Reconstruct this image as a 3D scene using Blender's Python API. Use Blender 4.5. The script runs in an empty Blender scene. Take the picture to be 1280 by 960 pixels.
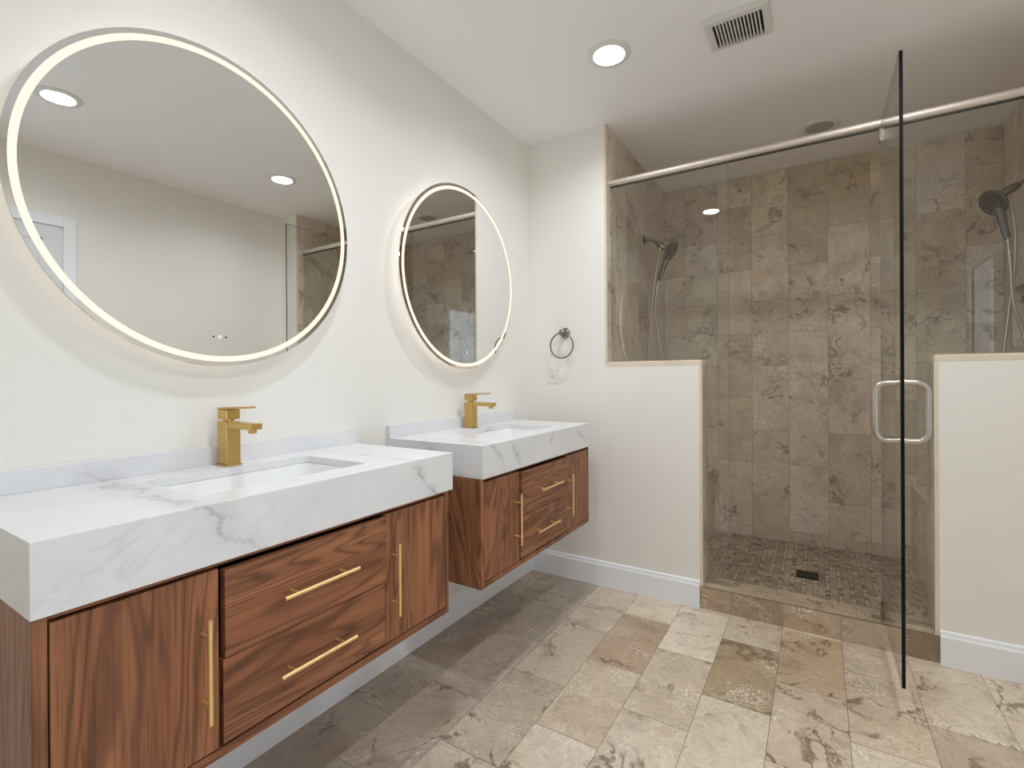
import bpy, math, random
from mathutils import Vector, Matrix

# ------------------------------------------------------------------ camera, world, exposure
SC = bpy.context.scene
COL = SC.collection
SC.view_settings.view_transform = 'Standard'
SC.view_settings.look = 'None'
SC.view_settings.gamma = 1.0
SC.view_settings.use_curve_mapping = False
SC.view_settings.exposure = 0.0
SC.cycles.use_denoising = True
SC.cycles.max_bounces = 14
SC.cycles.diffuse_bounces = 10
SC.cycles.glossy_bounces = 6
SC.cycles.transparent_max_bounces = 24
SC.cycles.caustics_reflective = True
SC.cycles.sample_clamp_indirect = 12.0

LAMP = 40.0          # emission of the recessed lamps' lenses
BEAM = 4.3           # downward beam of each recessed lamp, W
RING = 1.5          # lit ring of the vanity mirrors
GLOW = 3.8          # strip behind the mirrors, washing the wall
SKY = 4.0            # daylight outside the window

cam = bpy.data.cameras.new('camera')
cam.sensor_width = 36.0
cam.lens = 612.87 / 1280 * 36
cam.shift_y = (471.85 - 480) / 1280
cam.clip_start = 0.01
cam_o = bpy.data.objects.new('camera', cam)
COL.objects.link(cam_o)
yaw, pitch, roll = 0.5572, -0.0021, -0.0066
f = Vector((-math.sin(yaw), math.cos(yaw), 0)); r = Vector((math.cos(yaw), math.sin(yaw), 0)); u = Vector((0, 0, 1))
f2 = f * math.cos(pitch) + u * math.sin(pitch); u2 = u * math.cos(pitch) - f * math.sin(pitch)
R3 = r * math.cos(roll) + u2 * math.sin(roll); U3 = u2 * math.cos(roll) - r * math.sin(roll)
m = Matrix((R3, U3, -f2)).transposed().to_4x4()
m.translation = Vector((1.41367, 0.0, 1.11203))
cam_o.matrix_world = m
SC.camera = cam_o

w = bpy.data.worlds.new('sky'); SC.world = w; w.use_nodes = True
bg = w.node_tree.nodes['Background']
bg.inputs['Color'].default_value = (0.72, 0.84, 1.0, 1)
bg.inputs['Strength'].default_value = SKY

# ------------------------------------------------------------------ dimensions
YF = 2.4615          # face of the end wall with the towel ring
YB = -1.6            # wall behind the camera
XR = 2.47            # right wall
H = 2.44             # ceiling
TH = 0.14            # thickness of end wall, half walls and curb
YS = 3.618           # back wall of the shower
XS0, XS1 = 0.472, 2.263
XP0, XP1 = 0.932, 1.808   # half wall ends at the entrance
ZP = 1.159           # half wall height (drywall)
ZSF = 0.035          # shower floor
YG = 2.52            # plane of the shower glass
TW, TL = 0.2133, 0.4266   # stone tile

# ------------------------------------------------------------------ helpers
def lin(c):
    return tuple(((x / 255) / 12.92 if x / 255 <= 0.04045 else ((x / 255 + 0.055) / 1.055) ** 2.4) for x in c)

class MB:
    """collects faces, then links them as one mesh object"""
    def __init__(self):
        self.v = []; self.f = []; self.mi = []; self.tex = []; self.tint = []
    def face(self, pts, mi=0, tex=None, tint=(1, 1, 1)):
        i = len(self.v); self.v += [tuple(p) for p in pts]
        self.f.append(tuple(range(i, i + len(pts)))); self.mi.append(mi)
        self.tex.append(tex or [tuple(p) for p in pts]); self.tint.append(tint)
    def poly(self, verts, faces, mi=0):
        i = len(self.v); self.v += [tuple(p) for p in verts]
        for f_ in faces:
            self.f.append(tuple(i + k for k in f_)); self.mi.append(mi)
            self.tex.append([tuple(verts[k]) for k in f_]); self.tint.append((1, 1, 1))
    def box(self, a, b, mi=0):
        x0, y0, z0 = (min(p, q) for p, q in zip(a, b)); x1, y1, z1 = (max(p, q) for p, q in zip(a, b))
        v = [(x0, y0, z0), (x1, y0, z0), (x1, y1, z0), (x0, y1, z0), (x0, y0, z1), (x1, y0, z1), (x1, y1, z1), (x0, y1, z1)]
        self.poly(v, [(3, 2, 1, 0), (4, 5, 6, 7), (0, 1, 5, 4), (1, 2, 6, 5), (2, 3, 7, 6), (3, 0, 4, 7)], mi)
        return self
    def tube(self, pts, rad, n=14, mi=0, caps=True, flat=1.0):
        pts = [Vector(p) for p in pts]
        rads = rad if isinstance(rad, (list, tuple)) else [rad] * len(pts)
        T = []
        for k in range(len(pts)):
            a = pts[max(k - 1, 0)]; b = pts[min(k + 1, len(pts) - 1)]
            T.append((b - a).normalized())
        ref = Vector((0, 0, 1)) if abs(T[0].z) < 0.9 else Vector((0, 1, 0))
        N = (ref - T[0] * ref.dot(T[0])).normalized()
        vs = []; fs = []
        for k, p in enumerate(pts):
            N = (N - T[k] * N.dot(T[k])).normalized(); B = T[k].cross(N)
            for j in range(n):
                a = 2 * math.pi * j / n
                vs.append(p + (N * math.cos(a) + B * math.sin(a) * flat) * rads[k])
        for k in range(len(pts) - 1):
            for j in range(n):
                fs.append((k * n + j, k * n + (j + 1) % n, (k + 1) * n + (j + 1) % n, (k + 1) * n + j))
        if caps:
            fs.append(tuple(reversed(range(n)))); fs.append(tuple(range((len(pts) - 1) * n, len(pts) * n)))
        self.poly(vs, fs, mi); return self
    def lathe(self, prof, center, axis, n=48, mi=0, closed=False):
        """prof: (radius, height along axis) points"""
        c = Vector(center); ax = Vector(axis).normalized()
        ref = Vector((0, 0, 1)) if abs(ax.z) < 0.9 else Vector((1, 0, 0))
        A = (ref - ax * ref.dot(ax)).normalized(); B = ax.cross(A)
        vs = []; fs = []
        for (rr, hh) in prof:
            for j in range(n):
                a = 2 * math.pi * j / n
                vs.append(c + ax * hh + (A * math.cos(a) + B * math.sin(a)) * max(rr, 1e-5))
        m_ = len(prof)
        for k in range(m_ if closed else m_ - 1):
            k2 = (k + 1) % m_
            for j in range(n):
                fs.append((k * n + j, k * n + (j + 1) % n, k2 * n + (j + 1) % n, k2 * n + j))
        self.poly(vs, fs, mi); return self
    def build(self, name, mats, parent=None, bevel=0.0, smooth=False, seg=2, recalc=True):
        me = bpy.data.meshes.new(name)
        me.from_pydata(self.v, [], self.f)
        for m_ in (mats if isinstance(mats, (list, tuple)) else [mats]): me.materials.append(m_)
        me.polygons.foreach_set('material_index', self.mi)
        at = me.attributes.new('tex', 'FLOAT_VECTOR', 'CORNER')
        at.data.foreach_set('vector', [c for f_ in self.tex for p in f_ for c in p])
        tt = me.attributes.new('tint', 'FLOAT_VECTOR', 'CORNER')
        tt.data.foreach_set('vector', [c for f_, t in zip(self.f, self.tint) for _ in f_ for c in t])
        me.update()
        if recalc:
            import bmesh
            bm = bmesh.new(); bm.from_mesh(me)
            bmesh.ops.recalc_face_normals(bm, faces=bm.faces)
            bm.to_mesh(me); bm.free()
        if smooth:
            me.polygons.foreach_set('use_smooth', [True] * len(me.polygons))
            me.set_sharp_from_angle(angle=0.7)
        o = bpy.data.objects.new(name, me)
        COL.objects.link(o)
        if parent is not None: set_parent(o, parent)
        if bevel:
            b = o.modifiers.new('bevel', 'BEVEL'); b.width = bevel; b.segments = seg
            b.limit_method = 'ANGLE'; b.angle_limit = 0.6; b.harden_normals = False
        return o

def set_parent(o, parent):
    o.parent = parent
    o.matrix_parent_inverse = Matrix.Translation(-world_loc(parent))
def world_loc(o):
    v = Vector(o.location)
    return v            # roots carry a location; mesh parents sit at the origin of the world
def thing(name, label, cat, loc, group=None):
    o = bpy.data.objects.new(name, None); COL.objects.link(o)
    o.location = loc; o.empty_display_size = 0.05
    o['label'] = label; o['category'] = cat
    if group: o['group'] = group
    return o
def tag(o, label, cat, group=None):
    o['label'] = label; o['category'] = cat
    if group: o['group'] = group
    return o
def struct(o):
    o['kind'] = 'structure'; return o
def sub(o, parent):
    """a sub-part under a part that is a mesh modelled in place"""
    o.parent = parent
    return o

# ------------------------------------------------------------------ materials
def mat(name):
    m_ = bpy.data.materials.new(name); m_.use_nodes = True
    nt = m_.node_tree; return m_, nt, nt.nodes['Principled BSDF']
def N(nt, t, **kw):
    n = nt.nodes.new(t)
    for k, v in kw.items():
        if k in n.inputs: n.inputs[k].default_value = v
        else: setattr(n, k, v)
    return n
def L(nt, a, b): nt.links.new(a, b)
def math_(nt, op, a, b=None, clamp=False):
    n = nt.nodes.new('ShaderNodeMath'); n.operation = op; n.use_clamp = clamp
    for i, x in enumerate((a, b)):
        if x is None: continue
        if isinstance(x, (int, float)): n.inputs[i].default_value = x
        else: L(nt, x, n.inputs[i])
    return n.outputs[0]
def ramp(nt, fac, stops, interp='LINEAR'):
    n = nt.nodes.new('ShaderNodeValToRGB'); n.color_ramp.interpolation = interp
    e = n.color_ramp.elements
    while len(e) < len(stops): e.new(0.5)
    for el, (p, c) in zip(e, stops):
        el.position = p; el.color = (c, c, c, 1) if isinstance(c, (int, float)) else (*c, 1)
    L(nt, fac, n.inputs[0]); return n.outputs[0]
def mixc(nt, fac, a, b, blend='MIX'):
    n = nt.nodes.new('ShaderNodeMix'); n.data_type = 'RGBA'; n.blend_type = blend
    for s, x in ((n.inputs[0], fac), (n.inputs[6], a), (n.inputs[7], b)):
        if isinstance(x, (int, float)): s.default_value = x
        elif isinstance(x, tuple): s.default_value = (*x, 1)
        else: L(nt, x, s)
    return n.outputs[2]
def noise(nt, vec, scale, detail=4, rough=0.55, dist=0.0):
    n = N(nt, 'ShaderNodeTexNoise'); n.inputs['Scale'].default_value = scale; n.inputs['Detail'].default_value = detail
    n.inputs['Roughness'].default_value = rough; n.inputs['Distortion'].default_value = dist
    L(nt, vec, n.inputs['Vector']); return n.outputs['Fac']
def mapping(nt, vec, scale=(1, 1, 1), loc=(0, 0, 0), rot=(0, 0, 0)):
    n = N(nt, 'ShaderNodeMapping'); n.inputs['Scale'].default_value = scale
    n.inputs['Location'].default_value = loc; n.inputs['Rotation'].default_value = rot
    L(nt, vec, n.inputs['Vector']); return n.outputs[0]
def bump(nt, h, b, strength=0.2, dist=0.002):
    n = N(nt, 'ShaderNodeBump'); n.inputs['Strength'].default_value = strength; n.inputs['Distance'].default_value = dist
    L(nt, h, n.inputs['Height']); L(nt, n.outputs[0], b.inputs['Normal'])

def paint(name, col, rough=0.55, var=0.015):
    m_, nt, b = mat(name)
    tc = N(nt, 'ShaderNodeTexCoord').outputs['Object']
    n1 = noise(nt, tc, 2.5, 3)
    c = mixc(nt, n1, tuple(x * (1 - var) for x in col), tuple(min(1, x * (1 + var)) for x in col))
    L(nt, c, b.inputs['Base Color']); b.inputs['Roughness'].default_value = rough
    bump(nt, noise(nt, tc, 350, 2), b, 0.04, 0.001)
    return m_
def metal(name, col, rough, brushed=None, var=0.06):
    m_, nt, b = mat(name)
    tc = N(nt, 'ShaderNodeTexCoord').outputs['Object']
    v = mapping(nt, tc, brushed or (60, 60, 60))
    n1 = noise(nt, v, 6.0, 4)
    L(nt, mixc(nt, n1, tuple(x * (1 - var) for x in col), tuple(min(1, x * (1 + var)) for x in col)), b.inputs['Base Color'])
    b.inputs['Metallic'].default_value = 1.0
    L(nt, math_(nt, 'ADD', math_(nt, 'MULTIPLY', n1, 0.12), rough - 0.06), b.inputs['Roughness'])
    return m_
def plain(name, col, rough=0.4, var=0.04, spec=0.5):
    m_, nt, b = mat(name)
    tc = N(nt, 'ShaderNodeTexCoord').outputs['Object']
    n1 = noise(nt, tc, 18, 3)
    L(nt, mixc(nt, n1, tuple(x * (1 - var) for x in col), tuple(min(1, x * (1 + var)) for x in col)), b.inputs['Base Color'])
    b.inputs['Roughness'].default_value = rough
    b.inputs['Specular IOR Level'].default_value = spec
    return m_
def emit(name, col, strength):
    m_, nt, b = mat(name)
    e = N(nt, 'ShaderNodeEmission'); e.inputs['Color'].default_value = (*col, 1); e.inputs['Strength'].default_value = strength
    L(nt, e.outputs[0], nt.nodes['Material Output'].inputs['Surface']); return m_

def travertine(name, rough=0.38, spec=0.4, vein=0.5, pit=1.0):
    """stone whose base tone and texture offset are stored per tile"""
    m_, nt, b = mat(name)
    tex0 = N(nt, 'ShaderNodeAttribute', attribute_name='tex').outputs['Vector']
    tint = N(nt, 'ShaderNodeAttribute', attribute_name='tint').outputs['Color']
    wn = N(nt, 'ShaderNodeTexNoise'); wn.inputs['Scale'].default_value = 7.0; wn.inputs['Detail'].default_value = 3
    L(nt, tex0, wn.inputs['Vector'])
    wv = N(nt, 'ShaderNodeVectorMath', operation='MULTIPLY_ADD'); L(nt, wn.outputs['Color'], wv.inputs[0])
    wv.inputs[1].default_value = (0.10, 0.10, 0.10); L(nt, tex0, wv.inputs[2]); tex = wv.outputs[0]
    def at(k): return mapping(nt, tex, (1, 1, 1), (k * 3.7, k * 1.9, k * 5.3))
    cloud = noise(nt, tex, 4.2, 8, 0.60, 0.4)
    fine = noise(nt, at(1), 70, 5, 0.7)
    mid = noise(nt, at(2), 22, 6, 0.7)
    c1 = ramp(nt, cloud, [(0.30, (0.74, 0.71, 0.665)), (0.44, (0.98, 0.97, 0.955)), (0.58, (1.06, 1.06, 1.05)), (0.74, (1.18, 1.19, 1.19))])
    c = mixc(nt, 1.0, tint, c1, 'MULTIPLY')
    c = mixc(nt, 1.0, c, ramp(nt, mid, [(0.28, (0.88, 0.87, 0.85)), (0.5, 1.0), (0.72, 1.08)]), 'MULTIPLY')
    c = mixc(nt, 1.0, c, ramp(nt, fine, [(0.28, 0.84), (0.5, 1.0), (0.72, 1.12)]), 'MULTIPLY')
    # rusty patches
    ru = ramp(nt, noise(nt, at(3), 3.2, 4, 0.6), [(0.56, 0.0), (0.72, 0.40)])
    c = mixc(nt, ru, c, mixc(nt, 1.0, c, (0.98, 0.80, 0.62), 'MULTIPLY'))
    # brown veins that swell and thin, and paler hairlines
    def lines(k, sc, w, lo, hi):
        vn = noise(nt, at(k), sc, 7, 0.62, 0.6)
        ln = ramp(nt, math_(nt, 'ABSOLUTE', math_(nt, 'SUBTRACT', vn, 0.5)), [(0.0, 1.0), (w * 0.4, 0.8), (w, 0.0)])
        mk = ramp(nt, noise(nt, at(k + 1), 4.5, 4, 0.6), [(lo, 0.0), (hi, 1.0)])
        return math_(nt, 'MULTIPLY', ln, mk)
    c = mixc(nt, math_(nt, 'MULTIPLY', lines(4, 2.2, 0.018, 0.50, 0.58), vein), c, lin((124, 102, 82)))
    c = mixc(nt, math_(nt, 'MULTIPLY', lines(7, 3.4, 0.010, 0.46, 0.58), 0.55), c, lin((222, 208, 190)))
    c = mixc(nt, math_(nt, 'MULTIPLY', lines(10, 5.0, 0.030, 0.55, 0.66), vein * 0.6), c, lin((122, 100, 80)))
    # clusters of pale fossil flecks and dark pits
    vo = N(nt, 'ShaderNodeTexVoronoi'); vo.feature = 'DISTANCE_TO_EDGE'; vo.inputs['Scale'].default_value = 62
    w2 = N(nt, 'ShaderNodeTexNoise'); w2.inputs['Scale'].default_value = 45; w2.inputs['Detail'].default_value = 3; L(nt, tex, w2.inputs['Vector'])
    w3 = N(nt, 'ShaderNodeVectorMath', operation='MULTIPLY_ADD'); L(nt, w2.outputs['Color'], w3.inputs[0]); w3.inputs[1].default_value = (0.03, 0.03, 0.03)
    L(nt, tex, w3.inputs[2]); L(nt, w3.outputs[0], vo.inputs['Vector'])
    fl = ramp(nt, vo.outputs['Distance'], [(0.0, 1.0), (0.12, 0.0)])
    cl = ramp(nt, noise(nt, at(13), 5.5, 5, 0.65), [(0.52, 0.0), (0.64, 1.0)])
    sp = ramp(nt, noise(nt, at(14), 85, 2), [(0.42, 0.0), (0.54, 1.0)])
    fm = math_(nt, 'MULTIPLY', math_(nt, 'MULTIPLY', fl, cl), math_(nt, 'MULTIPLY', sp, min(1.0, 1.0 * pit)))
    c = mixc(nt, fm, c, lin((246, 238, 224)))
    cl2 = ramp(nt, noise(nt, at(15), 6.5, 5, 0.65), [(0.53, 0.0), (0.64, 1.0)])
    dk = ramp(nt, noise(nt, at(16), 80, 4, 0.65), [(0.36, 1.0), (0.43, 0.0)])
    c = mixc(nt, math_(nt, 'MULTIPLY', math_(nt, 'MULTIPLY', dk, cl2), 0.55 * pit), c, lin((138, 117, 96)))
    L(nt, c, b.inputs['Base Color'])
    L(nt, math_(nt, 'ADD', math_(nt, 'MULTIPLY', fine, 0.2), rough - 0.1), b.inputs['Roughness'])
    b.inputs['Specular IOR Level'].default_value = spec
    bump(nt, math_(nt, 'SUBTRACT', fine, math_(nt, 'MULTIPLY', dk, cl2)), b, 0.10, 0.002)
    return m_

def walnut(name, along, seed=0.0):
    """along: 'z' or 'y', the way the grain runs"""
    m_, nt, b = mat(name)
    tc = N(nt, 'ShaderNodeTexCoord').outputs['Object']
    inf = N(nt, 'ShaderNodeObjectInfo').outputs['Random']
    off = N(nt, 'ShaderNodeCombineXYZ')
    L(nt, math_(nt, 'MULTIPLY', inf, 37.0), off.inputs[0]); L(nt, math_(nt, 'MULTIPLY', inf, 91.0), off.inputs[1]); L(nt, math_(nt, 'MULTIPLY', inf, 63.0), off.inputs[2])
    ad = N(nt, 'ShaderNodeVectorMath', operation='ADD'); L(nt, tc, ad.inputs[0]); L(nt, off.outputs[0], ad.inputs[1])
    v = ad.outputs[0]
    st = (1, 1, 0.13) if along == 'z' else (1, 0.13, 1)
    fi = (1, 1, 0.02) if along == 'z' else (1, 0.02, 1)
    big = noise(nt, mapping(nt, v, st), 6.0, 3, 0.5, 0.5)
    # contour lines of a stretched field read as cathedral grain
    ph = math_(nt, 'MULTIPLY', big, 120.0)
    wob = math_(nt, 'MULTIPLY', noise(nt, mapping(nt, v, st), 40.0, 3), 3.4)
    s = math_(nt, 'ADD', math_(nt, 'MULTIPLY', math_(nt, 'SINE', math_(nt, 'ADD', ph, wob)), 0.5), 0.5)
    g = math_(nt, 'POWER', s, 3.0)
    fine = noise(nt, mapping(nt, v, fi), 260.0, 4, 0.7)
    mid = noise(nt, mapping(nt, v, fi), 60.0, 4, 0.6)
    base = ramp(nt, big, [(0.30, lin((130, 84, 57))), (0.46, lin((158, 106, 74))), (0.58, lin((142, 91, 62))), (0.72, lin((172, 119, 84)))])
    c = mixc(nt, math_(nt, 'MULTIPLY', g, 0.62), base, lin((84, 52, 37)))
    c = mixc(nt, 0.8, c, mixc(nt, 1.0, c, ramp(nt, mid, [(0.3, 0.60), (0.7, 1.26)]), 'MULTIPLY'))
    c = mixc(nt, ramp(nt, fine, [(0.54, 0.0), (0.68, 0.65)]), c, lin((70, 43, 31)))
    L(nt, c, b.inputs['Base Color'])
    b.inputs['Roughness'].default_value = 0.42
    b.inputs['Specular IOR Level'].default_value = 0.35
    bump(nt, fine, b, 0.06, 0.001)
    return m_

def marble(name, veins):
    """veins: list of (normal, point, half-width, y-range) planes cut through the slab, wavering"""
    m_, nt, b = mat(name)
    tc = N(nt, 'ShaderNodeTexCoord').outputs['Object']
    cloud = noise(nt, tc, 3.2, 5, 0.6, 0.8)
    c = mixc(nt, ramp(nt, cloud, [(0.35, 0.0), (0.7, 1.0)]), lin((228, 229, 230)), lin((220, 221, 224)))
    warp = math_(nt, 'MULTIPLY', math_(nt, 'SUBTRACT', noise(nt, tc, 9.0, 6, 0.65), 0.5), 0.12)
    fade = noise(nt, mapping(nt, tc, (1, 1, 1), (4, 4, 4)), 14.0, 4, 0.6)
    # faint general veining
    vn = noise(nt, tc, 2.6, 6, 0.6, 1.4)
    ln = ramp(nt, math_(nt, 'ABSOLUTE', math_(nt, 'SUBTRACT', vn, 0.5)), [(0.0, 1.0), (0.014, 0.0)])
    mk = ramp(nt, noise(nt, mapping(nt, tc, (1, 1, 1), (7, 1, 3)), 3.0, 3), [(0.55, 0.0), (0.66, 1.0)])
    c = mixc(nt, math_(nt, 'MULTIPLY', math_(nt, 'MULTIPLY', ln, mk), 0.22), c, lin((176, 176, 180)))
    sep = N(nt, 'ShaderNodeSeparateXYZ'); L(nt, tc, sep.inputs[0])
    for (nrm, pt, hw, (ya, yb), k) in veins:
        d = N(nt, 'ShaderNodeVectorMath', operation='DOT_PRODUCT'); L(nt, tc, d.inputs[0]); nn = Vector(nrm).normalized()
        d.inputs[1].default_value = nn
        e = math_(nt, 'ABSOLUTE', math_(nt, 'ADD', math_(nt, 'SUBTRACT', d.outputs['Value'], nn.dot(Vector(pt))), warp))
        core = ramp(nt, math_(nt, 'DIVIDE', e, hw), [(0.0, 1.0), (0.35, 0.75), (1.0, 0.0)])
        halo = ramp(nt, math_(nt, 'DIVIDE', e, hw * 5), [(0.0, 0.4), (1.0, 0.0)])
        rng = math_(nt, 'MULTIPLY', ramp(nt, math_(nt, 'SUBTRACT', sep.outputs['Y'], ya), [(0.0, 0.0), (0.03, 1.0)]),
                    ramp(nt, math_(nt, 'SUBTRACT', yb, sep.outputs['Y']), [(0.0, 0.0), (0.03, 1.0)]))
        a = math_(nt, 'MULTIPLY', math_(nt, 'MAXIMUM', core, halo), math_(nt, 'MULTIPLY', rng, math_(nt, 'MULTIPLY', ramp(nt, fade, [(0.34, 0.15), (0.6, 1.0)]), k)))
        c = mixc(nt, a, c, lin((138, 137, 140)))
    L(nt, c, b.inputs['Base Color']); b.inputs['Roughness'].default_value = 0.28
    b.inputs['Specular IOR Level'].default_value = 0.4
    return m_

def glass_mat(name, tint):
    """thin clear pane: passes light straight, mirrors by angle of view"""
    m_, nt, b = mat(name)
    geo = N(nt, 'ShaderNodeNewGeometry')
    d = N(nt, 'ShaderNodeVectorMath', operation='DOT_PRODUCT'); L(nt, geo.outputs['Normal'], d.inputs[0]); L(nt, geo.outputs['Incoming'], d.inputs[1])
    k = math_(nt, 'SUBTRACT', 1.0, math_(nt, 'ABSOLUTE', d.outputs['Value']), True)
    fr = math_(nt, 'ADD', math_(nt, 'MULTIPLY', math_(nt, 'POWER', k, 5.0), 0.96), 0.04)
    tr = N(nt, 'ShaderNodeBsdfTransparent'); tr.inputs['Color'].default_value = (*tint, 1)
    gl = N(nt, 'ShaderNodeBsdfGlossy'); gl.inputs['Roughness'].default_value = 0.0; gl.inputs['Color'].default_value = (1, 1, 1, 1)
    mx = N(nt, 'ShaderNodeMixShader'); L(nt, fr, mx.inputs[0]); L(nt, tr.outputs[0], mx.inputs[1]); L(nt, gl.outputs[0], mx.inputs[2])
    L(nt, mx.outputs[0], nt.nodes['Material Output'].inputs['Surface'])
    return m_

M = {}
M['wall'] = paint('warm_white_paint', lin((235, 233, 227)))
M['ceil'] = paint('ceiling_paint', lin((244, 245, 246)), 0.7)
M['trim'] = paint('trim_paint', lin((238, 241, 245)), 0.35)
M['floor'] = travertine('floor_travertine', 0.36, 0.45, 0.9, 1.0)
M['stone'] = travertine('shower_travertine', 0.30, 0.45, 0.75, 1.0)
M['mosaic'] = travertine('mosaic_travertine', 0.45, 0.3, 0.1, 0.4)
M['grout'] = plain('grout', lin((138, 122, 104)), 0.9)
M['grout_dark'] = plain('mosaic_grout', lin((150, 134, 114)), 0.9)
M['bullnose'] = plain('tile_edge', lin((222, 209, 190)), 0.6, 0.16)
M['wal_v'] = walnut('walnut_upright_grain', 'z')
M['wal_h'] = walnut('walnut_level_grain', 'y')
M['dark'] = plain('dark_recess', lin((34, 24, 19)), 0.9)
M['gold'] = metal('brushed_gold', lin((206, 172, 106)), 0.30, (20, 20, 200))
M['gold_bar'] = metal('satin_gold', lin((250, 218, 158)), 0.48)
M['nickel'] = metal('brushed_nickel', lin((196, 188, 178)), 0.30)
M['nickel_dark'] = metal('dark_nickel', lin((140, 130, 120)), 0.26)
M['rail'] = metal('satin_nickel_rail', lin((218, 208, 198)), 0.58)
M['rail_gap'] = plain('rail_gasket', lin((58, 52, 46)), 0.6)
M['mirror'] = metal('mirror_silver', (0.86, 0.865, 0.86), 0.06, None, 0.0)
M['mirror'].node_tree.nodes['Principled BSDF'].inputs['Roughness'].default_value = 0.0
for l_ in list(M['mirror'].node_tree.links):
    if l_.to_socket.name == 'Roughness': M['mirror'].node_tree.links.remove(l_)
M['porcelain'] = plain('porcelain', lin((238, 239, 240)), 0.15, 0.01)
M['plastic'] = plain('white_plastic', lin((232, 232, 228)), 0.35, 0.01)
M['vent'] = plain('vent_plastic', lin((218, 217, 212)), 0.5, 0.01)
M['black'] = plain('black_recess', lin((12, 12, 12)), 0.8)
M['housing'] = plain('mirror_housing', lin((150, 148, 144)), 0.5)
M['ring'] = emit('mirror_ring_light', (1.0, 0.78, 0.58), RING)
M['glow'] = emit('mirror_back_light', (0.98, 0.98, 0.95), GLOW)
M['lens'] = emit('lamp_lens', (0.95, 0.98, 1.02), LAMP)
M['lens_off'] = plain('lamp_lens_off', lin((178, 178, 176)), 0.5, 0.02)
M['lamp_trim'] = plain('lamp_trim', lin((226, 226, 224)), 0.4, 0.02)
M['icon'] = emit('touch_icon', (0.95, 0.97, 1.0), 0.9)
M['glass'] = glass_mat('clear_shower_glass', (0.945, 0.96, 0.945))
M['glass_edge'] = plain('glass_edge', lin((12, 18, 18)), 0.35, 0.05, 0.15)
M['edge_soft'] = plain('glass_edge_pale', lin((120, 124, 112)), 0.2, 0.05)
M['door'] = paint('door_paint', lin((222, 224, 227)), 0.4)
M['pane'] = glass_mat('window_glass', (0.97, 0.98, 0.97))
MARB1 = marble('veined_quartz_wide', [((0, 0.70, 0.71), (0.454, 1.064, 0.812), 0.006, (1.0, 1.13), 0.95),
                                      ((0, 0.70, 0.71), (0.454, 0.50, 0.830), 0.010, (0.40, 0.60), 0.6),
                                      ((0, 0.9, 0.4), (0.0, 0.397, 0.913), 0.003, (0.38, 0.42), 0.5)])
MARB2 = marble('veined_quartz_narrow', [((0, 0.62, 0.78), (0.454, 1.44, 0.842), 0.005, (1.39, 1.49), 0.9),
                                        ((0, 0.80, 0.60), (0.454, 1.57, 0.815), 0.004, (1.52, 1.62), 0.7),
                                        ((0.55, 0.0, 0.83), (0.19, 1.36, 0.862), 0.006, (1.30, 1.40), 0.7),
                                        ((0, -0.5, 0.85), (0.454, 1.88, 0.862), 0.005, (1.83, 1.92), 0.8),
                                        ((0, 0.6, 0.8), (0.454, 2.17, 0.83), 0.005, (2.1, 2.24), 0.7)])

# ------------------------------------------------------------------ tiled surfaces
RNG = random.Random(7)
def tiles(mb, O, U, V, u0, u1, v0, v1, uw, vl, ubase, vbase, tone, gap=0.0008, lift=0.0012, alt=0.5, mi=1):
    """running-bond tiles: columns of width uw along U, tiles of length vl along V, clipped to the rectangle"""
    O, U, V = Vector(O), Vector(U), Vector(V); Nn = U.cross(V)
    i0 = math.floor((u0 - ubase) / uw); i1 = math.floor((u1 - ubase - 1e-6) / uw)
    for i in range(i0, i1 + 1):
        sh = vbase + (alt * vl if i % 2 else 0.0)
        j0 = math.floor((v0 - sh) / vl); j1 = math.floor((v1 - sh - 1e-6) / vl)
        for j in range(j0, j1 + 1):
            a0 = max(ubase + i * uw, u0); a1 = min(ubase + (i + 1) * uw, u1)
            b0 = max(sh + j * vl, v0); b1 = min(sh + (j + 1) * vl, v1)
            g = gap
            if a1 - a0 < 3 * g or b1 - b0 < 3 * g: continue
            a0 += g; a1 -= g; b0 += g; b1 -= g
            sd = random.Random(hash((i * 131 + j * 17, int(O.x * 100), int(O.y * 100), int(O.z * 100))))
            s = (sd.uniform(0, 40), sd.uniform(0, 40), sd.uniform(0, 40))
            q = [(a0, b0), (a1, b0), (a1, b1), (a0, b1)]
            pts = [O + U * a + V * b + Nn * lift for a, b in q]
            mb.face(pts, mi, [(a + s[0], b + s[1], s[2]) for a, b in q], tone(i, j, sd))

def tone_wall(i, j, sd):
    pal = [(212, 197, 180), (205, 189, 171), (217, 203, 187), (198, 181, 162), (212, 199, 184), (207, 191, 173)]
    c = Vector(lin(pal[sd.randrange(len(pal))])) * sd.uniform(0.94, 1.06); return tuple(c)
FLOOR_TONES = {  # the stones that stand out in the photograph: (column, row)
    (5, -1): (170, 152, 124), (3, -1): (184, 162, 138), (5, 0): (205, 191, 170),
    (4, -1): (198, 182, 162), (4, -2): (205, 192, 174), (5, -2): (207, 194, 176), (6, 0): (188, 166, 138), (6, -1): (200, 184, 162),
    (3, -2): (196, 180, 160), (3, -3): (208, 197, 181), (2, -1): (190, 174, 156), (7, -1): (196, 178, 156), (8, -1): (186, 168, 148)}
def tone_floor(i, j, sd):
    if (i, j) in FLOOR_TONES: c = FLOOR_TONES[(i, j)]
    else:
        pal = [(214, 199, 180), (208, 192, 172), (220, 206, 188), (212, 196, 176)] if i >= 3 else [(192, 177, 160), (198, 183, 166), (186, 172, 157)] if i == 2 else [(178, 166, 153), (170, 158, 147), (186, 173, 159)]  # grey-brown stone by the vanities, with some of their shade put into the colour
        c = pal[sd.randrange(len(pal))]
    return tuple(Vector(lin(c)) * sd.uniform(0.98, 1.08))

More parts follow.
